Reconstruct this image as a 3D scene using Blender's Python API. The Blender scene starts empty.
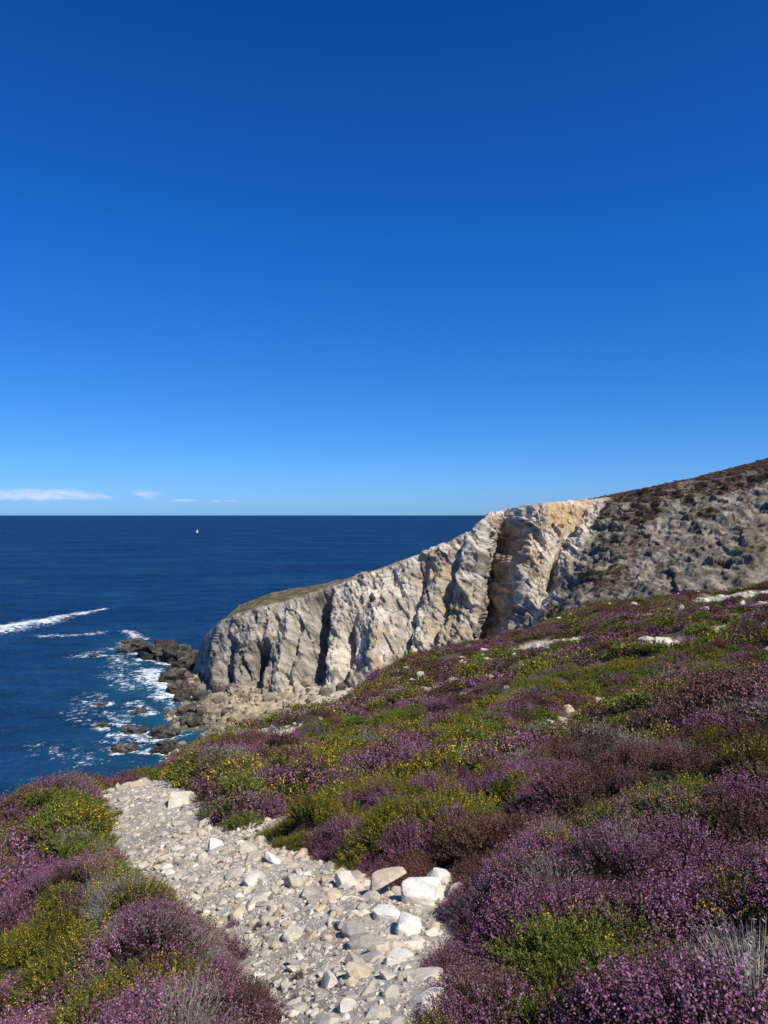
import bpy, math, random
import numpy as np
random.seed(3)
rng = np.random.default_rng(7)
EYE = 50.0
scene = bpy.context.scene

# ---------------------------------------------------------------- noise
def _h(ix, iy, iz, seed):
    with np.errstate(over='ignore'):
        n = (ix.astype(np.int64)*374761393 + iy.astype(np.int64)*668265263 + iz.astype(np.int64)*2147483647 + seed*974711) & 0xFFFFFFFF
        n = ((n ^ (n >> 13))*1274126177) & 0xFFFFFFFF
        n = ((n ^ (n >> 16))*2246822519) & 0xFFFFFFFF
        n = n ^ (n >> 15)
    return (n & 0xFFFFFF)/float(0xFFFFFF)
def vn(x, y, z=None, seed=0):
    x = np.asarray(x, float); y = np.asarray(y, float)
    z = np.zeros_like(x) if z is None else np.asarray(z, float)
    ix = np.floor(x); iy = np.floor(y); iz = np.floor(z)
    fx = x-ix; fy = y-iy; fz = z-iz
    fx = fx*fx*fx*(fx*(fx*6-15)+10); fy = fy*fy*fy*(fy*(fy*6-15)+10); fz = fz*fz*fz*(fz*(fz*6-15)+10)
    ix = ix.astype(np.int64); iy = iy.astype(np.int64); iz = iz.astype(np.int64)
    r = 0
    for a in (0, 1):
        for b in (0, 1):
            for c in (0, 1):
                w = (fx if a else 1-fx)*(fy if b else 1-fy)*(fz if c else 1-fz)
                r = r + w*_h(ix+a, iy+b, iz+c, seed)
    return r*2-1
def fbm(x, y, z=None, o=4, seed=0, g=0.5):
    r = 0; a = 1; t = 0; f = 1
    z = np.zeros_like(np.asarray(x, float)) if z is None else z
    for i in range(o):
        r = r + a*vn(x*f+i*13.1, y*f+i*7.7, z*f+i*3.3, seed+i); t += a; a *= g; f *= 2.03
    return r/t
def ridged(x, y, z, o=4, seed=0):
    r = 0; a = 1; t = 0; f = 1
    for i in range(o):
        r = r + a*(1-2*np.abs(vn(x*f+i*5.1, y*f+i*9.7, z*f+i*3.3, seed+i))); t += a; a *= .5; f *= 2.1
    return r/t
def sstep(a, b, x):
    t = np.clip((x-a)/(b-a), 0, 1); return t*t*(3-2*t)
def facet(x, y, z, seed):
    """blocky jointed-rock offset: piecewise planar cells"""
    ix = np.floor(x).astype(np.int64); iy = np.floor(y).astype(np.int64); iz = np.floor(z).astype(np.int64)
    best = np.full(np.shape(x), 1e9); val = np.zeros(np.shape(x))
    for a in (-1, 0, 1):
        for b in (-1, 0, 1):
            for c in (-1, 0, 1):
                cx, cy, cz = ix+a, iy+b, iz+c
                px = cx+_h(cx, cy, cz, seed); py = cy+_h(cx, cy, cz, seed+1); pz = cz+_h(cx, cy, cz, seed+2)
                d = (x-px)**2+(y-py)**2+(z-pz)**2
                k = d < best
                v = (_h(cx, cy, cz, seed+3)*2-1)+(x-px)*(_h(cx, cy, cz, seed+4)-.5)*1.6+(z-pz)*(_h(cx, cy, cz, seed+5)-.5)*1.6
                val = np.where(k, v, val); best = np.where(k, d, best)
    return val

# ---------------------------------------------------------------- material helpers
def new_mat(name):
    m = bpy.data.materials.new(name); m.use_nodes = True
    nt = m.node_tree; nt.nodes.clear()
    out = nt.nodes.new('ShaderNodeOutputMaterial')
    return m, nt, out
def noise_node(nt, vec, scale, detail=4, rough=.55):
    n = nt.nodes.new('ShaderNodeTexNoise')
    n.inputs['Scale'].default_value = scale; n.inputs['Detail'].default_value = detail
    n.inputs['Roughness'].default_value = rough
    if vec is not None: nt.links.new(vec, n.inputs['Vector'])
    return n
def maprange(nt, val, a, b, c, d):
    m = nt.nodes.new('ShaderNodeMapRange')
    m.inputs['From Min'].default_value = a; m.inputs['From Max'].default_value = b
    m.inputs['To Min'].default_value = c; m.inputs['To Max'].default_value = d
    nt.links.new(val, m.inputs['Value']); return m.outputs['Result']
def vmath(nt, op, a, b):
    v = nt.nodes.new('ShaderNodeVectorMath'); v.operation = op
    nt.links.new(a, v.inputs[0])
    if isinstance(b, tuple): v.inputs[1].default_value = b
    else: nt.links.new(b, v.inputs[1])
    return v.outputs[0]
def fmath(nt, op, a, b=None):
    v = nt.nodes.new('ShaderNodeMath'); v.operation = op
    nt.links.new(a, v.inputs[0])
    if b is not None:
        if isinstance(b, (int, float)): v.inputs[1].default_value = b
        else: nt.links.new(b, v.inputs[1])
    return v.outputs[0]
def scale_col(nt, col, fac):
    v = nt.nodes.new('ShaderNodeVectorMath'); v.operation = 'SCALE'
    nt.links.new(col, v.inputs[0]); nt.links.new(fac, v.inputs['Scale']); return v.outputs[0]
def mixc(nt, fac, a, b):
    m = nt.nodes.new('ShaderNodeMix'); m.data_type = 'RGBA'
    nt.links.new(fac, m.inputs[0])
    for s, i in ((a, 6), (b, 7)):
        if isinstance(s, tuple): m.inputs[i].default_value = (*s, 1)
        else: nt.links.new(s, m.inputs[i])
    return m.outputs[2]

def attr_mat(name, scales=((1, .5),), bump=((1, .1),), rough=.9):
    m, nt, out = new_mat(name)
    at = nt.nodes.new('ShaderNodeAttribute'); at.attribute_name = 'Col'
    geo = nt.nodes.new('ShaderNodeNewGeometry')
    pos = geo.outputs['Position']
    col = at.outputs['Color']
    for s, a in scales:
        n = noise_node(nt, pos, s, 5, .6)
        col = scale_col(nt, col, maprange(nt, n.outputs['Fac'], .3, .7, 1-a, 1+a))
    b = nt.nodes.new('ShaderNodeBsdfPrincipled')
    b.inputs['Roughness'].default_value = rough
    b.inputs['Specular IOR Level'].default_value = .2
    nt.links.new(col, b.inputs['Base Color'])
    prev = None
    for s, d in bump:
        n = noise_node(nt, pos, s, 6, .65)
        bp = nt.nodes.new('ShaderNodeBump'); bp.inputs['Distance'].default_value = d
        bp.inputs['Strength'].default_value = 1
        nt.links.new(n.outputs['Fac'], bp.inputs['Height'])
        if prev is not None: nt.links.new(prev, bp.inputs['Normal'])
        prev = bp.outputs['Normal']
    if prev is not None: nt.links.new(prev, b.inputs['Normal'])
    nt.links.new(b.outputs[0], out.inputs[0])
    return m

# ---------------------------------------------------------------- mesh helpers
def make_mesh(name, co, faces4, col=None, mat=None, smooth=True, link=True, extra=None):
    me = bpy.data.meshes.new(name)
    co = np.asarray(co, np.float32); faces4 = np.asarray(faces4, np.int32)
    k = faces4.shape[1]
    me.vertices.add(len(co)); me.vertices.foreach_set('co', co.ravel())
    me.loops.add(faces4.size); me.loops.foreach_set('vertex_index', faces4.ravel())
    me.polygons.add(len(faces4))
    me.polygons.foreach_set('loop_start', np.arange(len(faces4), dtype=np.int32)*k)
    me.polygons.foreach_set('use_smooth', np.full(len(faces4), smooth, dtype=bool))
    if col is not None:
        a = me.attributes.new('Col', 'FLOAT_COLOR', 'POINT')
        c = np.ones((len(co), 4), np.float32); c[:, :3] = np.clip(col, 0, 1)
        a.data.foreach_set('color', c.ravel())
    if extra:
        for kx, v in extra.items():
            a = me.attributes.new(kx, 'FLOAT', 'POINT'); a.data.foreach_set('value', np.asarray(v, np.float32).ravel())
    me.update(calc_edges=True); me.validate()
    ob = bpy.data.objects.new(name, me)
    if mat: me.materials.append(mat)
    if link: scene.collection.objects.link(ob)
    return ob
def grid_faces(ny, nx):
    i = np.arange(ny*nx).reshape(ny, nx)
    return np.stack([i[:-1, :-1], i[:-1, 1:], i[1:, 1:], i[1:, :-1]], -1).reshape(-1, 4)

# ---------------------------------------------------------------- near hillside shape (heights relative to the eye)
ctrl = np.array([
 (0,0,-1.7),(0,-10,-1.0),(-10,-10,-4.2),(10,-10,1.0),(8,0,-.3),(-8,0,-4.2),(10,10,-1.6),(20,0,4),
 (-.09,2.5,-1.72),(.1,5,-2.5),(0,7.5,-3.25),(0,11,-4.1),(0,22,-6.6),(0,40,-10.4),(0,62,-14.0),(0,85,-25),(0,110,-35),(0,140,-44),(0,170,-50),
 (-.33,4.5,-2.36),(-1.6,6.8,-3.1),(-3.4,11.5,-4.45),(-5.05,15,-5.45),
 (1.14,2.2,-1.75),(1.8,3.5,-1.95),(2.85,5.5,-2.15),(5.2,10,-2.8),(10.4,20,-4.2),(23.4,45,-6.6),(46.7,90,-9.3),(35,70,-8.0),(62,120,-17),(75,150,-24),
 (.86,3.3,-2.0),(1.43,5.5,-2.45),(2.3,9,-3.15),(4.15,16,-4.5),(9.1,35,-7.2),(23.9,92,-12.6),(33,125,-27),(40,150,-35),
 (6,40,-8.8),(12,75,-13.2),(7.5,55,-11.0),(13,50,-8.7),(18,70,-10.6),(21,50,-7.4),(30,70,-8.9),(38,90,-10.5),
 (-.78,3,-2.2),(-1.25,4.8,-2.75),(-3.9,17,-6.1),(-8.3,32,-11.1),(-15.6,60,-29),(-26,100,-52),
 (-1.87,3.6,-2.8),(-2.85,5.5,-3.45),(-4.7,9,-4.8),(-8.8,17,-7.7),(-12,23,-12.5),(-15.6,30,-18),(-30,58,-41),(-40,80,-54),
 (-7.6,42,-13.5),(-3,52,-13.9),(-15,80,-37),(-27,130,-56),(6.4,72,-14.2),(10,100,-26),
 (80,90,-4),(110,60,12),(60,30,6),(120,140,-4),(30,20,2),
 (-25,15,-17),(-50,30,-46),(-70,60,-58),(-20,0,-10),(-45,0,-30),(-60,110,-60),(30,-12,8)], float)
def tps_fit(P, V, lam=0.02):
    d = np.linalg.norm(P[:, None]-P[None], axis=2); K = d**2*np.log(d+1e-9)
    K[np.arange(len(P)), np.arange(len(P))] = lam
    Q = np.c_[np.ones(len(P)), P]; A = np.zeros((len(P)+3,)*2)
    A[:len(P), :len(P)] = K; A[:len(P), len(P):] = Q; A[len(P):, :len(P)] = Q.T
    return np.linalg.solve(A, np.r_[V, 0, 0, 0])
def warp(x, y):
    r = np.sqrt(x*x+y*y)+1e-6; k = np.arcsinh(r/6.0)*6.0/r
    return x*k, y*k
wx, wy = warp(ctrl[:, 0], ctrl[:, 1])
CP = np.c_[wx, wy]; W = tps_fit(CP, ctrl[:, 2])
def tps(x, y):
    sh = np.shape(x); x = np.ravel(x); y = np.ravel(y)
    out = np.empty(len(x))
    for a in range(0, len(x), 40000):
        X, Y = warp(x[a:a+40000], y[a:a+40000])
        d2 = (X[:, None]-CP[:, 0])**2+(Y[:, None]-CP[:, 1])**2
        K = .5*d2*np.log(d2+1e-12)
        out[a:a+40000] = K@W[:len(CP)]+W[len(CP)]+X*W[len(CP)+1]+Y*W[len(CP)+2]
    return out.reshape(sh)
path = [(.0,.5,.5),(-.07,2.5,.52),(-.24,3.6,.80),(-.42,4.6,1.10),(-1.5,6.5,1.2),(-2.65,9,1.2),(-3.65,11.5,1.35),(-5.25,15,1.4),(-6.0,19,1.3),(-5.6,23,1.2),(-4.6,27,1.0),(-4.8,34,.8)]
trail2 = [(1.9,11.5,.3),(2.9,13.5,.7),(4.4,16,2.1),(6.5,19,2.2),(9,21,1.2),(11.6,22.5,2.7),(15,24,2.2),(22,27,1.6)]
trail3 = [(-2.4,15,.9),(-1.5,17,1.3),(-.2,19.5,.9),(1.2,21.5,2.0),(3,24,.9)]
patches = [(-1.15,8.5,.35,.9),(14,36,2.8,4),(5,40,2.6,4.5),(-1,31,1.6,3.6),(24,50,3.4,4.5),(9,29,1.8,2.4),(-3.2,26,1.2,3),(20,40,2.4,3.5),(3.0,9.2,.5,.7),(12,52,2.8,5),(30,62,4.5,6),(.13,4.45,.36,.32),(.15,3.95,.17,.6),(18,31,2,2.6),(36,74,5,6)]
def seg_dist(x, y, pl):
    best = np.full(np.shape(x), 1e9)
    for (x0, y0, w0), (x1, y1, w1) in zip(pl[:-1], pl[1:]):
        dx, dy = x1-x0, y1-y0; L = dx*dx+dy*dy
        t = np.clip(((x-x0)*dx+(y-y0)*dy)/L, 0, 1)
        d = np.hypot(x-x0-t*dx, y-y0-t*dy)-(w0+(w1-w0)*t)/2
        best = np.minimum(best, d)
    return best
def bare_sd(x, y):
    d = seg_dist(x, y, path)
    d = d+.22*fbm(x*1.7, y*1.7, o=4, seed=5)
    d2 = np.minimum(seg_dist(x, y, trail2), seg_dist(x, y, trail3))+.6*fbm(x*.9, y*.9, o=3, seed=6)
    d = np.minimum(d, d2)
    for px, py, rx, ry in patches:
        k = min(1, rx)
        d = np.minimum(d, (np.hypot((x-px)/rx, (y-py)/ry)-1)*min(rx, ry)+.6*k*fbm(x*.9, y*.9, o=3, seed=9))
    return d
def cushions(x, y, cell, seed):
    X = x/cell+.4*vn(x/cell*.9, y/cell*.9, seed=seed+50); Y = y/cell+.4*vn(x/cell*.9+9, y/cell*.9, seed=seed+51)
    ix = np.floor(X).astype(np.int64); iy = np.floor(Y).astype(np.int64)
    best = np.zeros(np.shape(x)); bid = np.zeros(np.shape(x)); z = np.zeros_like(ix)
    for a in (-1, 0, 1):
        for b in (-1, 0, 1):
            cx = ix+a; cy = iy+b
            px = cx+_h(cx, cy, z, seed); py = cy+_h(cx, cy, z, seed+1)
            r = .52+.5*_h(cx, cy, z, seed+2); hh = .3+.7*_h(cx, cy, z, seed+3)
            q = np.clip(1-((X-px)**2+(Y-py)**2)/(r*r), 0, 1)**.6*hh
            k = q > best
            best = np.where(k, q, best); bid = np.where(k, _h(cx, cy, z, seed+4), bid)
    return best, bid
def hill(x, y):
    r = np.hypot(x, y)
    g = tps(x, y)
    g = g+.05*fbm(x*1.3, y*1.3, o=4, seed=1)*np.clip(r/4, .4, 1)+np.clip(r-15, 0, 50)*.012*fbm(x*.09, y*.09, o=4, seed=2)
    sd = bare_sd(x, y)
    m = sstep(0.0, .22, sd); mh = sstep(.02, .50, sd)
    c1, id1 = cushions(x, y, .70, 10); c2, id2 = cushions(x, y, 2.0, 20)
    far = sstep(8, 30, r)
    v = mh*((1-.4*far)*c1*.42+c2*(.12+.38*far)*(.35+.65*sstep(.1, .9, sd))+.03*fbm(x*6, y*6, o=2, seed=3))
    return g+v, m, id1, id2, v

def axis(lo, hi, n, c, k):
    a = np.arcsinh((lo-c)/k); b = np.arcsinh((hi-c)/k)
    return c+np.sinh(np.linspace(a, b, n))*k
gx = axis(-75, 130, 560, 0, 5.); gy = axis(-8, 175, 580, 2.5, 7.)
GX, GY = np.meshgrid(gx, gy)
HZ, HM, I1, I2, HV = hill(GX, GY)
GR = np.hypot(GX, GY)
def lerp(a, b, t): return a[None]*(1-t[:, None])+b[None]*t[:, None] if a.ndim == 1 else a*(1-t[:, None])+b*t[:, None]
C = lambda *a: np.array(a, float)
fx, fy = GX.ravel(), GY.ravel()
n1 = fbm(fx*.5, fy*.5, o=5, seed=31); n2 = fbm(fx*.13, fy*.13, o=4, seed=33); n3 = fbm(fx*3, fy*3, o=3, seed=35)
soil = lerp(C(.42,.36,.28), C(.56,.50,.41), sstep(-.5, .5, n3))
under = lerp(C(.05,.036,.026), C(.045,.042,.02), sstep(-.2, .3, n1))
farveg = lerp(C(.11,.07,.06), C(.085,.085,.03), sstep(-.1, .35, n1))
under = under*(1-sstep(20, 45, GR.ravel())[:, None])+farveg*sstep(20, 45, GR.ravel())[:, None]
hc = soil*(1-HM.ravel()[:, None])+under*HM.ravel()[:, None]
cliffy = sstep(-15, -23, HZ.ravel()); hc = hc*(1-cliffy[:, None])+lerp(C(.22,.19,.15), C(.09,.08,.04), sstep(-.2, .2, n2))*cliffy[:, None]
hill_mat = attr_mat('hillside_ground', ((9, .25), (60, .22)), ((12, .03), (70, .012)), .95)
make_mesh('heath_hillside', np.c_[fx, fy, HZ.ravel()+EYE], grid_faces(len(gy), len(gx)), hc, hill_mat)

# ---------------------------------------------------------------- plant prototypes
def rvec(n):
    v = rng.normal(size=(n, 3)); return v/np.linalg.norm(v, axis=1)[:, None]
def quads(cen, u, v):
    return np.stack([cen-u, cen+v, cen+u, cen-v], 1).reshape(-1, 3)
def build_proto(name, R, H, ns, nf, fs, kind, stemw, mat):
    th = rng.uniform(0, 2*math.pi, ns); rr = np.sqrt(rng.uniform(0, 1, ns))*R
    tip = np.c_[rr*np.cos(th), rr*np.sin(th), H*(1-(rr/R)**2*.75)*rng.uniform(.6, 1.15, ns)]
    base = np.c_[tip[:, 0]*.35, tip[:, 1]*.35, np.full(ns, -.12*R)]
    V = []; Cc = []
    d = tip-base; L = np.linalg.norm(d, axis=1); dn = d/L[:, None]
    side = np.cross(dn, rvec(ns)); side /= np.linalg.norm(side, axis=1)[:, None]+1e-9
    V.append(quads((base+tip)/2, d/2, side*stemw))
    sc = {'heather': C(.10,.065,.045), 'faded': C(.12,.07,.05), 'gorse': C(.07,.075,.025), 'green': C(.06,.08,.02), 'dead': C(.27,.24,.21)}[kind]
    Cc.append(np.repeat(sc[None]*rng.uniform(.6, 1.3, ns)[:, None], 4, 0))
    if nf:
        t = rng.uniform(.35, 1.04, (ns, nf)); si = np.repeat(np.arange(ns), nf); t = t.ravel()
        n = ns*nf
        p = base[si]+d[si]*t[:, None]+rng.normal(size=(n, 3))*fs*.8
        top = sstep(.55, .85, t)
        spr = rng.uniform(0, 1, ns)[si]
        if kind in ('heather', 'faded'):
            u = rvec(n)*fs*rng.uniform(.6, 1.2, n)[:, None]
            v = np.cross(u, rvec(n)); v = v/(np.linalg.norm(v, axis=1)[:, None]+1e-9)*fs*.7
            if kind == 'heather': fa, fb = C(.235,.085,.165), C(.38,.21,.30)
            else: fa, fb = C(.155,.07,.06), C(.25,.14,.13)
            fl = lerp(fa, fb, spr**2)
            low = lerp(C(.085,.048,.034), C(.07,.065,.03), rng.uniform(0, 1, n))
            isf = (rng.uniform(0, 1, n) < .12+(.66 if kind == 'heather' else .55)*top)[:, None]
            c = np.where(isf, fl, low)*rng.uniform(.6, 1.3, n)[:, None]
        else:
            dirn = dn[si]*.7+rvec(n)*.8; dirn /= np.linalg.norm(dirn, axis=1)[:, None]
            isf = (rng.uniform(0, 1, n) < top*.5*(spr > (.60 if kind == 'gorse' else .95)))
            ln = np.where(isf, fs*.9, fs*1.7)
            u = dirn*ln[:, None]; v = np.cross(u, rvec(n)); v = v/(np.linalg.norm(v, axis=1)[:, None]+1e-9)*np.where(isf, fs*.7, fs*.42)[:, None]
            gcol = lerp(C(.08,.095,.02), C(.20,.23,.05), rng.uniform(0, 1, n)*(.3+.7*top))
            if kind == 'gorse': gcol = gcol*C(1.0,.88,.9)
            ycol = lerp(C(.52,.31,.02), C(.64,.43,.04), rng.uniform(0, 1, n))
            if kind == 'dead': gcol = lerp(C(.16,.13,.10), C(.32,.29,.26), rng.uniform(0, 1, n)); ycol = gcol
            c = np.where(isf[:, None], ycol, gcol)*rng.uniform(.7, 1.2, n)[:, None]
        V.append(quads(p, u, v)); Cc.append(np.repeat(c, 4, 0))
    V = np.concatenate(V); Cc = np.concatenate(Cc)
    f = np.arange(len(V)).reshape(-1, 4)
    return make_mesh(name, V, f, Cc, mat, smooth=False, link=False)

def plant_mat(name):
    m, nt, out = new_mat(name)
    at = nt.nodes.new('ShaderNodeAttribute'); at.attribute_name = 'Col'
    oi = nt.nodes.new('ShaderNodeObjectInfo')
    col = scale_col(nt, at.outputs['Color'], maprange(nt, oi.outputs['Random'], 0, 1, .7, 1.35))
    df = nt.nodes.new('ShaderNodeBsdfDiffuse')
    nt.links.new(col, df.inputs[0])
    nt.links.new(df.outputs[0], out.inputs[0]); return m
pm = plant_mat('heath_plant')

def proto_collection(name, objs):
    c = bpy.data.collections.new(name)
    for o in objs: c.objects.link(o)
    return c
def scatter(name, pts, rot, scl, idx, coll):
    me = bpy.data.meshes.new(name); n = len(pts)
    me.vertices.add(n); me.vertices.foreach_set('co', np.asarray(pts, np.float32).ravel())
    a = me.attributes.new('rot', 'FLOAT_VECTOR', 'POINT'); a.data.foreach_set('vector', np.asarray(rot, np.float32).ravel())
    scl = np.asarray(scl, np.float32)
    if scl.ndim == 1: scl = np.repeat(scl[:, None], 3, 1)
    a = me.attributes.new('scl', 'FLOAT_VECTOR', 'POINT'); a.data.foreach_set('vector', scl.ravel())
    a = me.attributes.new('idx', 'INT', 'POINT'); a.data.foreach_set('value', np.asarray(idx, np.int32))
    ob = bpy.data.objects.new(name, me); scene.collection.objects.link(ob)
    ng = bpy.data.node_groups.new(name+'_nodes', 'GeometryNodeTree')
    ng.interface.new_socket('Geometry', in_out='INPUT', socket_type='NodeSocketGeometry')
    ng.interface.new_socket('Geometry', in_out='OUTPUT', socket_type='NodeSocketGeometry')
    gi = ng.nodes.new('NodeGroupInput'); go = ng.nodes.new('NodeGroupOutput')
    ip = ng.nodes.new('GeometryNodeInstanceOnPoints')
    ci = ng.nodes.new('GeometryNodeCollectionInfo'); ci.inputs['Collection'].default_value = coll
    ci.inputs['Separate Children'].default_value = True; ci.inputs['Reset Children'].default_value = True
    def na(nm, dt):
        q = ng.nodes.new('GeometryNodeInputNamedAttribute'); q.data_type = dt; q.inputs['Name'].default_value = nm
        return q.outputs['Attribute']
    e2r = ng.nodes.new('FunctionNodeEulerToRotation')
    L = ng.links.new
    L(gi.outputs[0], ip.inputs['Points']); L(ci.outputs[0], ip.inputs['Instance'])
    ip.inputs['Pick Instance'].default_value = True
    L(na('idx', 'INT'), ip.inputs['Instance Index'])
    L(na('rot', 'FLOAT_VECTOR'), e2r.inputs[0]); L(e2r.outputs[0], ip.inputs['Rotation'])
    L(na('scl', 'FLOAT_VECTOR'), ip.inputs['Scale'])
    L(ip.outputs[0], go.inputs[0])
    md = ob.modifiers.new('scatter', 'NODES'); md.node_group = ng
    return ob

def hill_normals(x, y, e):
    z0 = hill(x, y)[0]; zx = hill(x+e, y)[0]; zy = hill(x, y+e)[0]
    n = np.c_[-(zx-z0)/e, -(zy-z0)/e, np.ones(len(x))]
    return z0, n/np.linalg.norm(n, axis=1)[:, None]
def tilt_euler(n, k):
    n = n*np.array([k, k, 1]); n /= np.linalg.norm(n, axis=1)[:, None]
    ex = -np.arcsin(np.clip(n[:, 1], -1, 1)); ey = np.arctan2(n[:, 0], n[:, 2])
    return ex, ey

# single stones: x, y, size, flatness, absolute height rel. to the eye (or None = on the ground), white?
STONES = [(.235,4.40,.15,.62,None,1),(.60,3.6,.085,.7,-1.96,1),(.04,4.6,.15,.42,None,0),(-.72,2.95,.06,.9,-2.0,1),(-.62,5.3,.12,.5,None,0),(.36,4.75,.12,.6,None,1),
        (-.15,3.9,.09,.45,None,0),(.02,4.1,.09,.5,None,1),(-.5,4.1,.08,.5,None,0),(-1.0,5.6,.1,.5,None,0),(-.1,3.1,.07,.4,None,0),(1.22,2.5,.08,.7,-1.55,1),(-1.6,7.0,.12,.5,None,1),(-.25,5.05,.12,.5,None,0),(-.02,3.55,.07,.6,None,0),
        (1.0,2.45,.05,.6,-1.68,0),(4.9,15.6,.35,.5,None,1),(6.3,18,.4,.5,None,1),(3.9,15.9,.28,.5,None,0),(11.2,22,.45,.55,None,1),(5.6,17,.3,.6,None,0),(12.4,23.5,.5,.5,None,1),(-1.1,8.4,.12,.5,None,1),(.13,3.85,.10,.55,None,1),(-.9,6.1,.1,.5,None,1),(.08,3.3,.06,.5,None,1)]
lods = [  # rmin, rmax, density/m2, R, H, flower size, sprigs, flowers per sprig
    (1.0, 8.0, 40, .17, .16, .0038, 140, 28, .0012),
    (8.0, 28., 10, .34, .26, .011, 120, 14, .003),
    (28., 112, 1.7, .72, .40, .032, 90, 9, .007)]
kinds = ['heather', 'faded', 'gorse', 'green', 'dead']
allp = {k: ([], [], [], []) for k in kinds}
half = math.radians(46)
bases = {}
for li, (r0, r1, den, R, H, fs, ns, nf, sw) in enumerate(lods):
    for k in kinds:
        bases.setdefault(k, [])
        for v in range(3):
            hh = H*(1.0 if k != 'green' else .8)
            bases[k].append(build_proto('%s_%d%d' % (k, li, v), R, hh, ns if k != 'dead' else ns*2, nf if k != 'dead' else 5, fs, k, sw, pm))
    mult = 2.6 if li < 2 else 1.0
    area = half*(r1*r1-r0*r0); n = int(area*den*mult)
    r = np.sqrt(rng.uniform(r0*r0, r1*r1, n)); th = rng.uniform(-half, half, n)
    x = r*np.sin(th); y = r*np.cos(th)
    sd = bare_sd(x, y)
    keep = (sd > (.03, .06, .3)[li]) & (x > -60)
    # the leggy margins of the shrubs along the path are denser, so no bare mounds show
    keep &= (sd < .42) | (rng.uniform(0, 1, n) < 1/mult)
    zz = tps(x, y); keep &= zz > -19
    strag = (sd > -.35) & (sd < .03) & (rng.uniform(0, 1, n) < .03) & (li < 2) & (zz > -19)
    keep = keep | strag
    for (sx_, sy_, ss, *_r) in STONES: keep &= np.hypot(x-sx_, y-sy_) > ss*1.0+.04
    x, y, r, strag, sd = x[keep], y[keep], r[keep], strag[keep], sd[keep]; n = len(x)
    z, nm = hill_normals(x, y, R*.7)
    _, m, i1, i2, vv = hill(x, y)
    ex, ey = tilt_euler(nm, .8)
    big = fbm(x*.28, y*.28, o=3, seed=71)*1.6; big2 = fbm(x*.35+40, y*.35, o=3, seed=72)*1.6
    q = i1*.62+i2*.38+rng.normal(size=n)*.03
    sel = np.zeros(n, int)
    ledge = sstep(17, 26, y)*(1-sstep(0, 6, x))
    g = q+big*.32
    thr = .57-.04*ledge
    sel[g > thr] = 2
    sel[(g > thr) & (big2+i1*.5 > .30)] = 3
    sel[(g < .31+.06*ledge)] = 1
    sel[(np.abs(q-.47) < .02) & (r < 40)] = 4
    swap = rng.uniform(0, 1, n); sel = np.where((swap < .08), rng.integers(0, 4, n), sel)
    s = rng.uniform(.6, 1.25, n)*(.65+.55*sstep(0, .4, sd)); s = np.where(strag, s*.6, s)
    for k in range(5):
        w = sel == k
        a = allp[kinds[k]]
        a[0].append(np.c_[x[w], y[w], z[w]+EYE-.03*R]); a[1].append(np.c_[ex[w], ey[w], rng.uniform(0, 6.28, w.sum())])
        a[2].append(s[w]); a[3].append(li*3+rng.integers(0, 3, w.sum()))
names = {'heather': 'heather', 'faded': 'faded_heather', 'gorse': 'gorse', 'green': 'green_heath', 'dead': 'dry_brush'}
colls = {}
for k in kinds:
    colls[k] = proto_collection(k+'_sprigs', bases[k])
    P, Rr, S, I = [np.concatenate(v) for v in allp[k]]
    print(names[k], len(P))
    scatter(names[k], P, np.c_[Rr[:, 0], Rr[:, 1], Rr[:, 2]*0], S, I, colls[k])

# ---------------------------------------------------------------- stones
def stone_mat():
    m, nt, out = new_mat('quartzite_stone')
    oi = nt.nodes.new('ShaderNodeObjectInfo'); geo = nt.nodes.new('ShaderNodeNewGeometry')
    cr = nt.nodes.new('ShaderNodeValToRGB'); nt.links.new(oi.outputs['Random'], cr.inputs[0])
    e = cr.color_ramp.elements; e[0].color = (.33,.29,.25,1); e[0].position = 0
    e[1].color = (.72,.65,.55,1); e[1].position = 1
    for p, c in ((.3, (.47,.41,.335)), (.55, (.55,.485,.39)), (.70, (.56,.43,.27)), (.78, (.62,.55,.45))):
        q = e.new(p); q.color = (*c, 1)
    n = noise_node(nt, geo.outputs['Position'], 25, 5, .65)
    col = scale_col(nt, cr.outputs[0], maprange(nt, n.outputs['Fac'], .3, .7, .75, 1.2))
    n2 = noise_node(nt, geo.outputs['Position'], 8, 4, .6)
    col = mixc(nt, maprange(nt, n2.outputs['Fac'], .58, .74, 0, .5), col, (.40,.29,.16))
    b = nt.nodes.new('ShaderNodeBsdfPrincipled'); b.inputs['Roughness'].default_value = .85
    b.inputs['Specular IOR Level'].default_value = .2
    bp = nt.nodes.new('ShaderNodeBump'); bp.inputs['Distance'].default_value = .01; nt.links.new(n.outputs['Fac'], bp.inputs['Height'])
    nt.links.new(bp.outputs[0], b.inputs['Normal']); nt.links.new(col, b.inputs['Base Color']); nt.links.new(b.outputs[0], out.inputs[0])
    return m
smat = stone_mat()
import bmesh
def stone(name, seed, flat=.55, n=16, link=False, mat=smat, bev=.05):
    r = np.random.default_rng(seed)
    bm = bmesh.new()
    p = r.uniform(-1, 1, (n, 3)); p /= (np.abs(p)**2.6).sum(1)[:, None]**(1/2.6)
    p *= np.array([1, r.uniform(.6, .9), flat])
    for q in p: bm.verts.new(q)
    bmesh.ops.convex_hull(bm, input=bm.verts)
    bmesh.ops.delete(bm, geom=[v for v in bm.verts if not v.link_faces], context='VERTS')
    bmesh.ops.bevel(bm, geom=list(bm.edges), offset=bev, segments=1, affect='EDGES', clamp_overlap=True)
    me = bpy.data.meshes.new(name); bm.to_mesh(me); bm.free(); me.materials.append(mat)
    ob = bpy.data.objects.new(name, me)
    if link: scene.collection.objects.link(ob)
    return ob
protos = [stone('pebble_%02d' % i, 100+i, flat=[.35, .5, .65][i % 3], n=[12, 16, 20][i % 3]) for i in range(10)]
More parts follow.
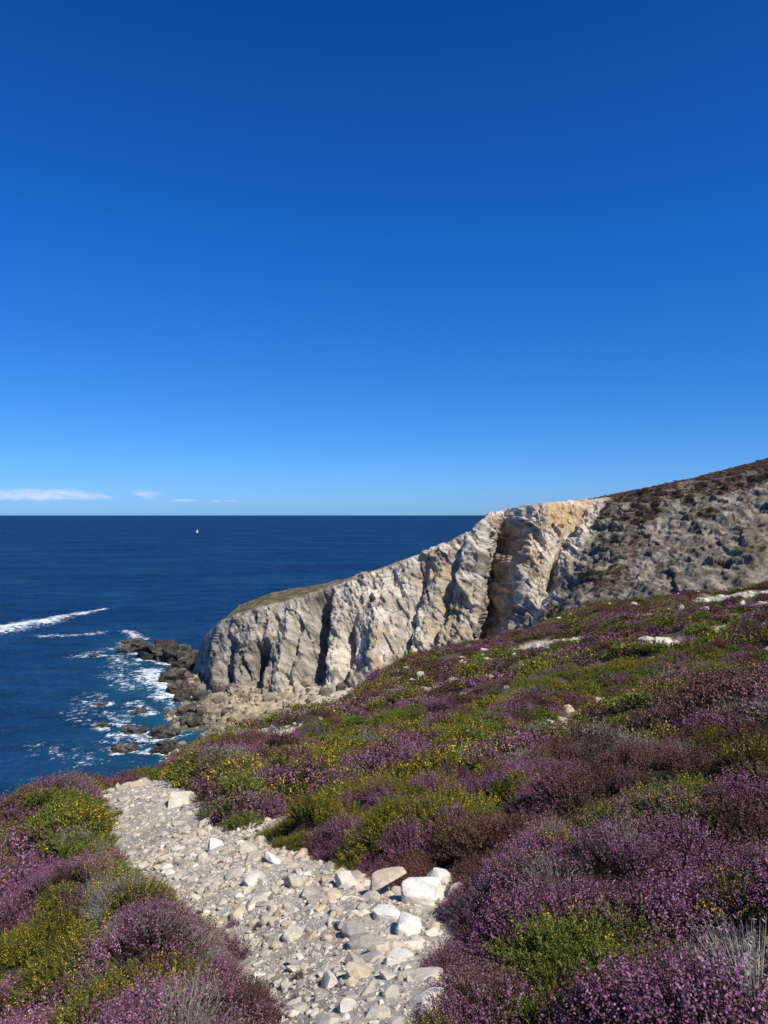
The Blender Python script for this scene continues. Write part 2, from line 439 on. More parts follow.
sc = proto_collection('pebble_shapes', protos)
P = []; S = []
def add_stones(x, y, s, sink=.25):
    z = hill(x, y)[0]
    P.append(np.c_[x, y, z+EYE-s*sink*.3]); S.append(s)
def rand_in(x0, x1, y0, y1, n, lim):
    x = rng.uniform(x0, x1, n); y = rng.uniform(y0, y1, n); k = bare_sd(x, y) < lim
    return x[k], y[k]
x, y = rand_in(-3.6, 1.2, 1.2, 9, 60000, .12); s = .006+.009*rng.pareto(2.6, len(x)); add_stones(x, y, np.minimum(s, .07))
x, y = rand_in(-3.4, 1.2, 1.2, 9, 2300, .06); add_stones(x, y, rng.uniform(.02, .055, len(x)))
x, y = rand_in(-3.4, 1.0, 1.5, 9, 330, .05); add_stones(x, y, rng.uniform(.05, .105, len(x)))
x, y = rand_in(-8, 2, 9, 25, 24000, .25); s = .015+.017*rng.pareto(2.4, len(x)); add_stones(x, y, np.minimum(s, .16))
x, y = rand_in(-4, 24, 9, 30, 16000, .35); s = .03+.035*rng.pareto(2.4, len(x)); add_stones(x, y, np.minimum(s, .3))
x, y = rand_in(-10, 42, 25, 82, 26000, .3); s = .05+.06*rng.pareto(2.2, len(x)); add_stones(x, y, np.minimum(s, .7))
x = rng.uniform(-8, 40, 800); y = rng.uniform(7, 85, 800); kk0 = fbm(x*.2, y*.2, o=2, seed=77) > .08; x, y = x[kk0], y[kk0]
add_stones(x, y, rng.uniform(.08, .2, len(x))*np.clip(y/20, .6, 2.4), -1.8)
P = np.concatenate(P); S = np.concatenate(S); n = len(P); print('stones', n)
rot = np.c_[rng.normal(0, .3, n), rng.normal(0, .3, n), rng.uniform(0, 6.28, n)]
scatter('path_gravel', P, rot, S, rng.integers(0, 10, n), sc)
white = smat.copy(); white.name = 'white_quartz'
for nd in white.node_tree.nodes:
    if nd.type == 'VALTORGB':
        for el in nd.color_ramp.elements: el.color = (.74, .69, .62, 1)
for i, (x, y, s, fl, zabs, wh) in enumerate(STONES):
    o = stone('stone', 300+i, flat=fl, n=20, link=True, mat=white if wh else smat)
    z = zabs if zabs is not None else float(hill(np.array([x]), np.array([y]))[0][0])+(.42*s if i in (0, 2, 5) else .2*s)
    o.location = (x, y, z+EYE); o.scale = (s, s, s); o.rotation_euler = (rng.normal(0, .25), rng.normal(0, .25), rng.uniform(0, 6))

# ---------------------------------------------------------------- headland (lofted profiles)
ST = [
 (184,(-63,238,-52),(-62.5,240,-52),(-62,243,-52)),
 (190,(-60,231,-51.5),(-57.5,234,-39.5),(-54,241,-37.5)),
 (215,(-47,205,-51),(-49,222,-32),(-47,240,-29.5)),
 (250,(-36,196,-50.5),(-37.5,218,-27.6),(-37,244,-25.4)),
 (300,(-22,195,-49),(-25,218,-25),(-24.5,243,-23.4)),
 (340,(-12.6,190,-46),(-13,219,-20.6),(-13,240,-21)),
 (385,(0,190,-43),(0.3,218,-15.6),(0,240,-17)),
 (430,(11.8,188,-39),(13.8,216,-10.4),(14,240,-12)),
 (468,(19,182,-38),(25.5,211,-4.6),(28,240,-6)),
 (478,(22,184,-37),(28.5,212,-1.8),(31,241,-3)),
 (487,(25,204,-36),(33,232,.4),(35,246,-1)),
 (508,(29,209,-35),(39,234,1.8),(44,248,1)),
 (518,(34,180,-34),(43,214,2.9),(48,247,2)),
 (532,(38,178,-33),(47,212,3.2),(52,247,3)),
 (560,(38,180,-32),(55,214,3.8),(60,248,4)),
 (600,(33,168,-31),(65,212,4.6),(70,245,5.5)),
 (640,(31.6,150,-29.5),(72.6,206,6.8),(82,240,8)),
 (700,(44.6,138,-25),(85,200,9.6),(100,235,12)),
 (768,(61,130,-20),(98.6,190,13.2),(120,225,18)),
 (860,(95,122,-13),(140,172,24),(160,210,31)),
 (1000,(170,110,-2),(220,150,44),(240,200,55))]
keys = np.array([s[0] for s in ST], float)
rows = []
for k, f, e, s in ST:
    f, e, s = map(lambda v: np.array(v, float), (f, e, s))
    dirv = (f-e)*[1, 1, 0]; dirv /= np.linalg.norm(dirv)+1e-9
    toe = f+dirv*16+[0, 0, -7]
    mid = f*.5+e*.5
    if k < 590: mid = mid + np.array([0, 2.0, .5])*(1 if k > 200 else .2)
    back = s+np.array([4, 22, -6]) if k > 200 else s+np.array([1, 5, -3])
    bf = s*[1, 1, 0]+np.array([8, 60 if k > 200 else 9, -55])
    rows.append([toe, f, mid, e, s, back, bf])
rows = np.array(rows)
kk = np.concatenate([np.linspace(184, 470, 350)[:-1], np.linspace(470, 540, 150)[:-1], np.linspace(540, 780, 300), np.linspace(782, 1000, 60)])
tt = np.concatenate([np.linspace(0, 1, 24)[:-1], np.linspace(1, 3, 270)[:-1], np.linspace(3, 4, 60)[:-1], np.linspace(4, 6, 30)])
nt_ = len(tt)
A = np.zeros((len(kk), 7, 3))
ker = np.exp(-np.linspace(-2, 2, 11)**2); ker /= ker.sum()
for j in range(7):
    for c in range(3):
        v = np.interp(kk, keys, rows[:, j, c])
        A[:, j, c] = np.convolve(np.pad(v, 5, mode='edge'), ker, 'valid')
B = np.zeros((len(kk), nt_, 3))
for c in range(3):
    for i in range(len(kk)): B[i, :, c] = np.interp(tt, np.arange(7), A[i, :, c])
KK, TT = np.meshgrid(kk, tt, indexing='ij')
du = np.gradient(B, axis=0); dv = np.gradient(B, axis=1)
nr = np.cross(du, dv); nr /= np.linalg.norm(nr, axis=2)[..., None]+1e-9
if nr[300, 150, 1] > 0: nr = -nr
face = sstep(.6, 1.3, TT)*(1-sstep(2.8, 3.02, TT))
wob = 6*fbm(TT*2, KK*.02, o=3, seed=80)
def gul(c, w, lo, hi, lean):
    return np.exp(-((KK+wob-(c+lean*(TT-2)))/w)**2)*sstep(lo-.3, lo, TT)*(1-sstep(hi, hi+.35, TT))
def asym(c, wl, wr, lo, hi, lean):
    q = KK+wob*.6-(c+lean*(TT-2))
    return np.where(q < 0, np.exp(-(q/wl)**2), np.exp(-(q/wr)**2))*sstep(lo-.3, lo, TT)*(1-sstep(hi, hi+.3, TT))
dep = 12*asym(262, 14, 4, 1.0, 1.9, 6)+9*asym(325, 16, 4, 1.0, 2.7, 5)+4.0*asym(358, 9, 3, 1.0, 1.9, 12)+3.2*asym(418, 9, 3, .9, 2.5, 14)+3.2*asym(448, 8, 3, .9, 2.8, 16)+3.0*asym(228, 7, 3, 1, 2.3, 5)+3.0*asym(296, 8, 3, 1, 2.3, 8)+3.5*asym(560, 8, 3, 1.2, 2.7, 16)
dep -= 3.5*gul(288, 10, .8, 2.5, 6)+3.0*gul(385, 14, .8, 2.2, 10)
X, Y, Z = B[..., 0], B[..., 1], B[..., 2]
cl = 1-sstep(588, 606, KK+7*fbm(X*.1, Z*.1, o=3, seed=88)+5*fbm(X*.6, Z*.6, o=2, seed=89))
top = sstep(2.97, 3.12, TT)
u = X+Z*.5; w_ = Z-X*.3
big = ridged(u*.06, Y*.03, w_*.015, 2, 41)
medn = ridged(u*.22, Y*.08, w_*.05, 3, 45)
sm = ridged(u*.7, Y*.3, w_*.16, 3, 47); fine = fbm(X*2.0, Y*2.0, Z*1.6, 3, 49)
blk = facet(u*.13, Y*.07, w_*.055, 52); blk2 = facet(u*.42, Y*.2, w_*.22, 53); blk3 = facet(X*1.1, Y*.7, Z*.8, 56)
bed = fbm(w_*.7+.8*fbm(X*.1, Z*.1, o=2, seed=54), X*.06, Y*.06, 2, 57)
dcl = 1.3*big+.9*medn+.4*sm+.14*fine+1.25*blk+.55*blk2+.26*blk3+.25*bed
rr1 = ridged(X*.10, Y*.08, Z*.16, 3, 61); rr2 = ridged((X+Z)*.35, Y*.3, Z*.5, 3, 63)
sb1 = facet((X-Z)*.12, Y*.09, (Z+X*.4)*.2, 66); sb2 = facet((X-Z)*.4, Y*.3, (Z+X*.4)*.6, 68)
dsl = 1.1*rr1+.5*rr2+.2*fine+.8*sb1+.35*sb2
dtp = .5*fbm(X*.2, Y*.2, Z*0, 4, 67)+.3*ridged(X*.5, Y*.5, Z*0, 3, 69)*sstep(0, .3, fbm(X*.1, Y*.1, o=2, seed=70))+.1*fine
rockamt = (1-sstep(2.8, 3.05, TT)*.75)*sstep(.3, 1.2, TT)+.05
disp = (dcl*cl+dsl*(1-cl)*.9)*rockamt*(1-top*.85)+dtp*top
disp *= sstep(184, 192, KK)*(.15+.85*sstep(194, 232, KK))
Pn = B+nr*(disp-dep*face)[..., None]
Pn[..., 2] += 1.0*fbm(X*.22, Y*.1, Z*.1, 3, 58)*(1-sstep(205, 235, KK))*(TT > .9)*(TT < 4.5)
z_ = Pn[..., 2]
F = lambda a: a.ravel()
nA = F(fbm(X*.12, Y*.12, Z*.12, 5, 91)); nB = F(fbm(u*.5, Y*.5, Z*.2, 5, 93)); nC = F(fbm(X*.9, Y*.9, Z*.9, 4, 95))
streak = F(fbm(u*.7, Y*.3, w_*.07, 4, 97)); crack = F(1-2*np.abs(vn(u*.45+1.2*fbm(X*.3, Z*.3, o=2, seed=55), Y*.1, w_*.09, 98)))
beds = F(fbm(w_*.9, X*.05, Y*.05, 3, 59))
pale = lerp(C(.70,.61,.48), C(.42,.365,.29), sstep(-.35, .4, nA+.4*nC))
pale = pale*(1-.4*sstep(.05, .5, streak))[:, None]*(1-.6*sstep(.82, .96, crack))[:, None]*(1-.28*sstep(.0, .4, beds))[:, None]
grey = lerp(C(.17,.145,.12), C(.39,.34,.275), sstep(-.3, .35, nB+.3*nC))*(1-.55*sstep(.82, .96, crack))[:, None]*(1-.25*sstep(.0, .4, beds))[:, None]
gm = F(1-sstep(245, 330, KK+20*fbm(X*.1, Y*.1, Z*.1, 3, 99)+12*(TT-2)))*.75
rc = pale*(1-gm[:, None])+grey*gm[:, None]
gully_shade = (np.clip(gul(316, 14, .8, 2.8, 5)+gul(412, 9, .9, 2.6, 14)*.5+np.exp(-((KK-497)/18)**2)*sstep(.6, 1, TT)*(1-sstep(2.7, 3.0, TT))*1.1+gul(258, 12, .8, 2.0, 6)*.8, 0, 1)).ravel()*sstep(-.7, .1, nB)  # shade of the gullies and deep recess, painted dark into the rock colour
rc = rc*(1-.7*gully_shade[:, None])+C(.13,.115,.10)[None]*.7*gully_shade[:, None]
och = F(np.exp(-((KK-550)/40)**2)*sstep(1.6, 2.3, TT)*(1-top))*sstep(-.45, .15, nA+.6*nB)
rc = rc*(1-.75*och[:, None])+lerp(C(.46,.26,.10), C(.62,.45,.26), sstep(-.3, .3, nC))*.75*och[:, None]
och2 = sstep(.12, .45, nA-.3*nC)*F(sstep(330, 400, KK))*.5
rc = rc*(1-och2[:, None])+C(.52,.37,.19)[None]*och2[:, None]
slope = lerp(C(.13,.11,.08), C(.33,.285,.215), sstep(-.3, .4, nB+.5*nC))
slope = slope*(1-(.3*sstep(0, .5, nA))[:, None])
vegs = lerp(C(.14,.08,.07), C(.105,.105,.045), sstep(-.1, .3, nB))
vm_sl = sstep(.0, .3, F(TT-2.5)*1.0+nA*.7+nB*.3)*(1-.6*sstep(.15, .35, nC+.6*nA))
low = sstep(.12, .4, nA+.3*nB)*.6
vm = np.clip(vm_sl+low, 0, 1)
slope = slope*(1-vm[:, None])+vegs*vm[:, None]
clf = F(cl)
col = rc*clf[:, None]+slope*(1-clf)[:, None]
grass = lerp(C(.10,.09,.04), C(.20,.155,.085), sstep(-.3, .3, nB))
rocky_top = sstep(.1, .35, nA+.4*nC)
grass = grass*(1-rocky_top[:, None]*.7)+C(.27,.235,.18)[None]*rocky_top[:, None]*.7
tp = F(sstep(3.0, 3.1, TT))
topc = grass*clf[:, None]+vegs*(1-clf)[:, None]
tp_rock = F(cl)*F(sstep(480, 500, KK))*(1-F(sstep(3.3, 3.6, TT)))
tp2 = tp*(1-.9*tp_rock)
tp2 *= 1-clf*F(sstep(335, 350, KK))*(1-F(sstep(3.15, 3.4, TT)))
col = col*(1-tp2[:, None])+topc*tp2[:, None]
wet = 1-sstep(-49.4, -47.0, F(z_)+1.2*nC)
col = col*(1-.75*wet[:, None])+C(.045,.04,.035)[None]*.75*wet[:, None]
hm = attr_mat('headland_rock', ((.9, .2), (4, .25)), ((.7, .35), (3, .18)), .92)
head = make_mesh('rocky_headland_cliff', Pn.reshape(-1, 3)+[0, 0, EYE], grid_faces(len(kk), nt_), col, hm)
cand = np.where((vm*(1-clf)*(F(TT) > 1.1)*(F(TT) < 3.9)*(F(KK) > 560) + clf*tp2*.16) > rng.uniform(.3, 1.3, len(vm)))[0]
cand = rng.choice(cand, min(8000, len(cand)), replace=False)
cp = Pn.reshape(-1, 3)[cand]+rng.normal(0, .15, (len(cand), 3)); cp[:, 2] += EYE-.25
kcoll = proto_collection('headland_sprigs', [o for k in ('heather', 'faded', 'gorse', 'green') for o in bases[k][6:9]])
kd = rng.choice([0, 1, 2, 9, 10, 11, 3, 6, 7, 8], len(cp), p=[.12]*3+[.11]*3+[.07]+[.08]*3)
scatter('headland_heath', cp, np.zeros((len(cp), 3)), rng.uniform(.6, 1.3, len(cp))[:, None]*np.array([[1, 1, .75]]), kd, kcoll)

# ---------------------------------------------------------------- rocky shore in the cove
sx = np.linspace(-72, 40, 420); sy = np.linspace(100, 226, 420)
SX, SY = np.meshgrid(sx, sy)
xs = -43-(SY-160)*.27+5*fbm(SY*.06, SX*0, o=3, seed=111)
q = SX-xs
sz = -50+np.clip(q, -30, 100)*.11+np.clip(q-35, 0, 60)*.12
rk = ridged(SX*.16, SY*.16, SX*0, 4, 113)*1.1+facet(SX*.25, SY*.25, SX*0, 118)*.9+ridged(SX*.6, SY*.6, SX*0, 3, 115)*.4
sz = sz+rk*sstep(-14, 0, q)*(1-.6*sstep(22, 45, q))-.3
a = fbm(SX*.25, SY*.25, o=5, seed=119).ravel(); b_ = fbm(SX*1.2, SY*1.2, o=3, seed=120).ravel()
scol = lerp(C(.46,.37,.235), C(.22,.18,.125), sstep(-.25, .4, a+.4*b_))
beach = sstep(22, 36, q).ravel(); scol = scol*(1-beach[:, None])+C(.55,.47,.36)[None]*beach[:, None]*(1+.2*b_[:, None])
dk = 1-sstep(-49.9, -48.5, sz.ravel()+.7*a); scol = scol*(1-.8*dk[:, None])+C(.04,.035,.03)[None]*.8*dk[:, None]
make_mesh('rocky_shore', np.c_[SX.ravel(), SY.ravel(), sz.ravel()+EYE], grid_faces(420, 420), scol, hm)
sr_mat = attr_mat('shore_boulder', (), ((3, .1),), .9)
def sea_rock(name, x, y, z, sx_, sy_, sz_, seed):
    bm = bmesh.new(); bmesh.ops.create_icosphere(bm, subdivisions=5, radius=1)
    me = bpy.data.meshes.new(name); bm.to_mesh(me); bm.free()
    n = len(me.vertices); co = np.empty(n*3, np.float32); me.vertices.foreach_get('co', co); co = co.reshape(-1, 3).astype(float)
    p = co+seed*3.7
    f = 1+.35*ridged(p[:, 0]*1.3, p[:, 1]*1.3, p[:, 2]*1.3, 4, seed)+.28*facet(p[:, 0]*1.8, p[:, 1]*1.8, p[:, 2]*1.8, seed+5)
    co = co*f[:, None]*[sx_, sy_, sz_]
    me.vertices.foreach_set('co', co.astype(np.float32).ravel())
    a = me.attributes.new('Col', 'FLOAT_COLOR', 'POINT')
    nn = fbm(p[:, 0]*3, p[:, 1]*3, p[:, 2]*3, 3, seed+9)
    c = lerp(C(.035,.03,.026), C(.10,.087,.07), sstep(-.3, .5, nn))
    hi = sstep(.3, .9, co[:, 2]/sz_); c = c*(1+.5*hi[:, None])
    cc = np.ones((n, 4), np.float32); cc[:, :3] = c; a.data.foreach_set('color', cc.ravel())
    me.materials.append(hm)
    ob = bpy.data.objects.new(name, me); ob.location = (x, y, z); scene.collection.objects.link(ob)
    ob.rotation_euler = (0, 0, random.uniform(-.3, .3))
RK = [(-78,262,.2,8,5,4.2),(-90,272,0,6,4,2.8),(-70,254,0,6,5,4.2),(-99,290,-.2,4,3,1.5),(-64,244,0,5,4,4.0),(-103,262,-.4,2.2,1.6,.9),(-58,171,-.2,2.6,2,1.3),(-62,188,-.5,2,1.6,1.0),
      (-50,168,0,3,2.4,1.7),(-67,176,-.4,1.6,1.4,.8),(-55,158,-.2,2.2,2,1.1),(-58,210,0,3.5,3,2),(-48,186,.3,3,2.5,1.8),(-75,196,-.4,1.6,1.4,.8),(-62,224,0,4.5,3.5,2.6),(-46,157,.2,3.2,2,1.5),(-52,200,.5,3.2,2.4,2.2),(-46,176,.5,2.6,2,1.8)]
for i, (x, y, z, a_, b2, c_) in enumerate(RK): sea_rock('sea_rock', x, y, z, a_, b2, c_, 200+i)
bp_ = [stone('boulder_%02d' % i, 500+i, flat=.7, n=18, mat=sr_mat) for i in range(6)]
for o, k in zip(bp_, [(.42,.34,.22), (.24,.2,.15), (.48,.41,.3), (.12,.10,.075), (.36,.29,.19), (.16,.135,.1)]):
    me = o.data; a = me.attributes.new('Col', 'FLOAT_COLOR', 'POINT')
    a.data.foreach_set('color', np.tile(np.array([*k, 1], np.float32), len(me.vertices)))
bcoll = proto_collection('boulder_shapes', bp_)
ii = rng.integers(0, 420*420, 5600); ok = (q.ravel()[ii] > -3) & (q.ravel()[ii] < 70); ii = ii[ok]
bs = np.minimum(.25+.27*rng.pareto(2.1, len(ii)), 2.0)
scatter('shore_boulders', np.c_[SX.ravel()[ii], SY.ravel()[ii], sz.ravel()[ii]+EYE+bs*.1], np.c_[rng.normal(0, .4, (len(ii), 2)), rng.uniform(0, 6, len(ii))], bs, rng.integers(0, 6, len(ii)), bcoll)

# ---------------------------------------------------------------- sea
def saxis(lo, hi, n, far_lo, far_hi, m):
    d = np.linspace(lo, hi, n)
    return np.concatenate([lo-np.geomspace(2, lo-far_lo, m)[::-1], d, hi+np.geomspace(2, far_hi-hi, m)])
ax = saxis(-260, 10, 420, -60000, 60000, 40); ay = saxis(90, 460, 480, -3000, 90000, 40)
AX, AY = np.meshgrid(ax, ay)
dense = ((AX > -262) & (AX < 12) & (AY > 88) & (AY < 462))
wz = .35*fbm(AX*.05+AY*.03, AY*.09, o=4, seed=130)*dense
def gseg(x, y, x0, y0, x1, y1, w, a):
    dx, dy = x1-x0, y1-y0; t = np.clip(((x-x0)*dx+(y-y0)*dy)/(dx*dx+dy*dy+1e-9), 0, 1)
    return a*np.exp(-(np.hypot(x-x0-t*dx, y-y0-t*dy)/w)**2)
foam = np.zeros_like(AX)
JX = AX+3*fbm(AX*.08, AY*.08, o=3, seed=140); JY = AY+5*fbm(AX*.08+7, AY*.08, o=3, seed=141)
for sgm in [(-196,316,-170,322,16,1.05),(-170,322,-160,350,12,1.05),(-160,350,-154,378,7,1.0),(-154,378,-149,394,3,.9),(-140,306,-122,314,6,.68),
            (-112,318,-96,300,4,.85),(-108,262,-100,285,4,.6),(-96,262,-84,250,5,.65),(-76,238,-68,222,6,.95),(-68,222,-60,205,5,.95),(-85,232,-72,215,6,.6),(-66,200,-63,190,4,.7),(-70,186,-60,178,4,.6),(-60,166,-52,160,4,.6),(-80,205,-74,180,6,.5),(-72,160,-60,150,5,.5),(-90,246,-80,236,5,.55)]:
    foam = np.maximum(foam, gseg(JX, JY, *sgm))
for (x, y, z, a_, b2, c_) in RK:
    foam = np.maximum(foam, .85*np.exp(-(np.maximum(np.hypot((JX-x)/a_, (JY-y)/b2)-1.0, 0)*min(a_, b2)/2.2)**2))
xsA = -43-(AY-160)*.27
foam = np.maximum(foam, .65*np.exp(-((JX-xsA+3)/3.)**2)*(AY > 130)*(AY < 225))
shal = np.exp(-(np.maximum(xsA-AX, 0)/22.)**2)*(1-sstep(215, 260, AY))*.9+.6*gseg(AX, AY, -100, 290, -65, 235, 18, 1)
wz = wz+.9*np.clip(gseg(AX, AY, -172, 306, -156, 365, 6, 1), 0, 1)
m, nt, out = new_mat('sea_water')
geo = nt.nodes.new('ShaderNodeNewGeometry'); pos = geo.outputs['Position']
fa = nt.nodes.new('ShaderNodeAttribute'); fa.attribute_name = 'foam'
sh = nt.nodes.new('ShaderNodeAttribute'); sh.attribute_name = 'shallow'
st = vmath(nt, 'MULTIPLY', pos, (.55, 1., 1.))
nl = noise_node(nt, st, .012, 5, .6); nm_ = noise_node(nt, st, .09, 5, .65); ns2 = noise_node(nt, pos, .55, 5, .65)
deep = mixc(nt, maprange(nt, nl.outputs['Fac'], .35, .65, 0, 1), (.003,.022,.068), (.006,.042,.108))
deep = scale_col(nt, deep, maprange(nt, nm_.outputs['Fac'], .3, .7, .55, 1.5))
deep = scale_col(nt, deep, maprange(nt, ns2.outputs['Fac'], .3, .7, .6, 1.45))
shm = fmath(nt, 'MULTIPLY', sh.outputs['Fac'], maprange(nt, nm_.outputs['Fac'], .35, .6, .3, 1))
wcol = mixc(nt, shm, deep, (.012,.085,.125))
nf_ = noise_node(nt, pos, .42, 8, .72); nf2 = noise_node(nt, pos, 1.6, 6, .7)
fv = fmath(nt, 'ADD', fa.outputs['Fac'], fmath(nt, 'MULTIPLY', fmath(nt, 'ADD', fmath(nt, 'SUBTRACT', nf_.outputs['Fac'], .5), fmath(nt, 'MULTIPLY', fmath(nt, 'SUBTRACT', nf2.outputs['Fac'], .5), .6)), 3.2))
ff = maprange(nt, fv, .62, 1.0, 0, 1)
gate = maprange(nt, fa.outputs['Fac'], .08, .3, 0, 1)
ff = fmath(nt, 'MULTIPLY', ff, gate)
colw = mixc(nt, ff, wcol, (.74,.79,.82))
df = nt.nodes.new('ShaderNodeBsdfDiffuse'); nt.links.new(colw, df.inputs[0])
gl = nt.nodes.new('ShaderNodeBsdfGlossy'); gl.inputs['Roughness'].default_value = .22; gl.inputs[0].default_value = (.8, .9, 1, 1)
b1 = nt.nodes.new('ShaderNodeBump'); b1.inputs['Distance'].default_value = 3.0; nt.links.new(nm_.outputs['Fac'], b1.inputs['Height'])
b2_ = nt.nodes.new('ShaderNodeBump'); b2_.inputs['Distance'].default_value = .9; nt.links.new(ns2.outputs['Fac'], b2_.inputs['Height']); nt.links.new(b1.outputs[0], b2_.inputs['Normal'])
nt.links.new(b2_.outputs[0], gl.inputs['Normal'])
mx = nt.nodes.new('ShaderNodeMixShader')
gf = maprange(nt, ff, 0, 1, .10, 0.0)
nt.links.new(gf, mx.inputs[0]); nt.links.new(df.outputs[0], mx.inputs[1]); nt.links.new(gl.outputs[0], mx.inputs[2]); nt.links.new(mx.outputs[0], out.inputs[0])
make_mesh('sea', np.c_[AX.ravel(), AY.ravel(), wz.ravel()], grid_faces(len(ay), len(ax)), None, m, extra={'foam': foam, 'shallow': shal})

# ---------------------------------------------------------------- sailboat
def simple_mat(name, c, r=.5):
    m, nt, out = new_mat(name); b = nt.nodes.new('ShaderNodeBsdfPrincipled')
    n = noise_node(nt, None, 3, 3)
    tc = nt.nodes.new('ShaderNodeTexCoord'); nt.links.new(tc.outputs['Object'], n.inputs['Vector'])
    rgb = nt.nodes.new('ShaderNodeRGB'); rgb.outputs[0].default_value = (*c, 1)
    nt.links.new(scale_col(nt, rgb.outputs[0], maprange(nt, n.outputs['Fac'], 0, 1, .92, 1.08)), b.inputs['Base Color'])
    b.inputs['Roughness'].default_value = r; nt.links.new(b.outputs[0], out.inputs[0]); return m
boat = bpy.data.objects.new('sailboat', None); scene.collection.objects.link(boat)
def part(name, verts, faces, mat):
    me = bpy.data.meshes.new(name); me.from_pydata(verts, [], faces); me.materials.append(mat); o = bpy.data.objects.new(name, me)
    scene.collection.objects.link(o); o.parent = boat; return o
wm = simple_mat('boat_white', (.7, .7, .68)); sm_ = simple_mat('sail_cloth', (.62, .62, .6), .8)
hv = []; hf = []
for i in range(9):
    t = i/8; x = -6+12*t; w = 1.9*math.sin(math.pi*min(.98, .25+t*.75))**.8
    for k in range(7):
        a = math.pi*k/6; hv.append((x, -w*math.cos(a), 1.2+.3*t-1.6*math.sin(a)))
for i in range(8):
    for k in range(6): j = i*7+k; hf.append((j, j+1, j+8, j+7))
    hf.append((i*7+6, i*7, i*7+7, i*7+13))
hf.append(tuple(range(7))); part('hull', hv, hf, wm)
mv = [(.7+.09*math.cos(a*math.pi/3), .09*math.sin(a*math.pi/3), z) for z in (1, 16) for a in range(6)]
part('mast', mv, [(a, (a+1) % 6, 6+(a+1) % 6, 6+a) for a in range(6)], wm)
part('mainsail', [(.5, .1, 2.6), (-4.8, .9, 2.8), (-2.6, .9, 8), (.5, .15, 15.6), (-1.5, .8, 5)], [(0, 1, 4), (1, 2, 4), (2, 3, 4), (3, 0, 4)], sm_)
part('jib', [(5.8, 0, 1.8), (1.0, .7, 2.2), (.9, .1, 14.2), (2.4, .8, 5.5)], [(0, 1, 3), (1, 2, 3), (2, 0, 3)], sm_)
boat.location = (-520, 2060, 0); boat.rotation_euler = (0, math.radians(4), math.radians(60)); boat.scale = (.75,)*3

# ---------------------------------------------------------------- low distant cloud bank
m, nt, out = new_mat('cloud_vapour')
tc = nt.nodes.new('ShaderNodeTexCoord')
ca = nt.nodes.new('ShaderNodeAttribute'); ca.attribute_name = 'dens'
cn = noise_node(nt, vmath(nt, 'MULTIPLY', tc.outputs['Object'], (.0018, .0018, .006)), 1.0, 7, .6)
al = fmath(nt, 'ADD', ca.outputs['Fac'], fmath(nt, 'MULTIPLY', fmath(nt, 'SUBTRACT', cn.outputs['Fac'], .5), 1.8))
alpha = maprange(nt, al, .2, 1.0, 0, .68)
gate = maprange(nt, ca.outputs['Fac'], .03, .3, 0, 1)
alpha = fmath(nt, 'MULTIPLY', alpha, gate)
df = nt.nodes.new('ShaderNodeBsdfDiffuse'); df.inputs[0].default_value = (.88, .88, .9, 1)
trn = nt.nodes.new('ShaderNodeBsdfTransparent'); mx = nt.nodes.new('ShaderNodeMixShader')
nt.links.new(alpha, mx.inputs[0]); nt.links.new(trn.outputs[0], mx.inputs[1]); nt.links.new(df.outputs[0], mx.inputs[2]); nt.links.new(mx.outputs[0], out.inputs[0])
cx = np.linspace(-13500, -2500, 280); cz = np.linspace(100, 1200, 80); CX, CZ = np.meshgrid(cx, cz)
puff = np.zeros_like(CX)
for (x, z, wx_, wz_, a_) in [(-9600,560,1500,120,1.0),(-8600,650,600,110,1.0),(-8000,570,600,90,1.0),(-10700,620,900,130,1.0),(-7650,540,300,60,.8),(-6350,540,420,50,.65),(-6450,620,420,85,.9),(-4400,430,500,50,.45),(-9300,510,1800,60,.85),(-5400,440,700,50,.38),(-9700,690,500,80,.85)]:
    puff = np.maximum(puff, a_*np.exp(-((CX-x)/wx_)**2-((CZ-z)/wz_)**2))
CY = 20000+8*fbm(CX*.001, CZ*.004, o=3, seed=150)
make_mesh('cloud', np.c_[CX.ravel(), CY.ravel(), CZ.ravel()], grid_faces(80, 280), None, m, extra={'dens': puff})

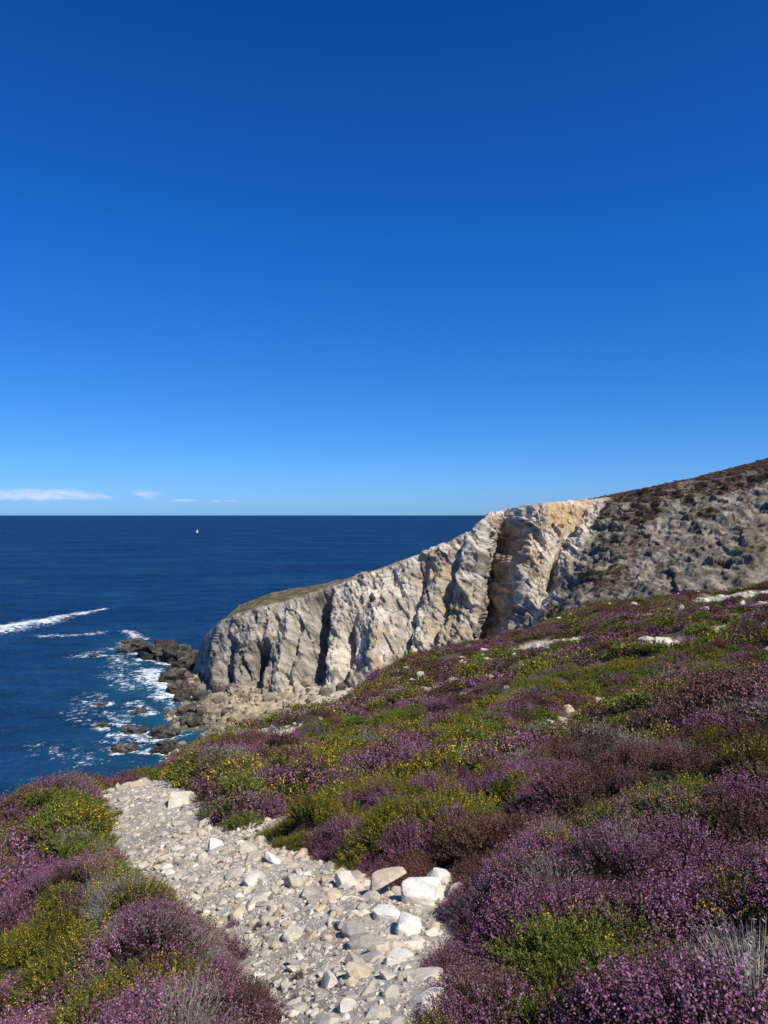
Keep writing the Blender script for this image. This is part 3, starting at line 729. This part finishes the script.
# ---------------------------------------------------------------- light, sky, camera
AZ = math.radians(136); EL = math.radians(50)
w = bpy.data.worlds.new('World'); scene.world = w; w.use_nodes = True
nt = w.node_tree; bg = nt.nodes['Background']
sky = nt.nodes.new('ShaderNodeTexSky'); sky.sky_type = 'NISHITA'; sky.sun_disc = False
sky.sun_elevation = EL; sky.sun_rotation = AZ; sky.altitude = 50; sky.air_density = 1.0; sky.dust_density = .3; sky.ozone_density = 3.0
tc = nt.nodes.new('ShaderNodeTexCoord'); sp = nt.nodes.new('ShaderNodeSeparateXYZ'); nt.links.new(tc.outputs['Generated'], sp.inputs[0])
cr = nt.nodes.new('ShaderNodeValToRGB'); nt.links.new(sp.outputs['Z'], cr.inputs[0])
e = cr.color_ramp.elements
stops = [(0, (.36,.74,1.6)), (.03, (.34,.71,1.53)), (.09, (.25,.63,1.33)), (.154, (.19,.60,1.26)), (.337, (.09,.56,1.36)), (.571, (.058,.46,1.15)), (.62, (.08,.47,1.1)), (.8, (.42,.62,.8))]
e[0].position = 0; e[0].color = (*[c/2 for c in stops[0][1]], 1); e[1].position = 1; e[1].color = (.22,.31,.4,1)
for p, c in stops[1:]:
    q_ = e.new(p); q_.color = (*[v/2 for v in c], 1)
mu = nt.nodes.new('ShaderNodeVectorMath'); mu.operation = 'MULTIPLY'; nt.links.new(sky.outputs[0], mu.inputs[0]); nt.links.new(cr.outputs[0], mu.inputs[1])
m2 = nt.nodes.new('ShaderNodeVectorMath'); m2.operation = 'SCALE'; m2.inputs['Scale'].default_value = 2.0; nt.links.new(mu.outputs[0], m2.inputs[0])
nt.links.new(m2.outputs[0], bg.inputs[0]); bg.inputs[1].default_value = .1
sl = bpy.data.lights.new('sun', 'SUN'); sl.energy = 5.0; sl.angle = math.radians(.5); sl.color = (1, .95, .86)
so = bpy.data.objects.new('sun', sl); scene.collection.objects.link(so)
from mathutils import Vector
d = Vector((math.sin(AZ)*math.cos(EL), math.cos(AZ)*math.cos(EL), math.sin(EL)))
so.rotation_euler = d.to_track_quat('Z', 'Y').to_euler(); so.location = (0, 0, 120)
cam = bpy.data.cameras.new('camera'); co = bpy.data.objects.new('camera', cam); scene.collection.objects.link(co)
cam.sensor_fit = 'VERTICAL'; cam.sensor_height = 24; cam.lens = 24*740/1024; cam.clip_start = .05; cam.clip_end = 200000
co.location = (0, 0, EYE); co.rotation_euler = (math.radians(90.23), 0, 0)
scene.camera = co
scene.view_settings.view_transform = 'Standard'; scene.view_settings.look = 'None'; scene.view_settings.exposure = 0
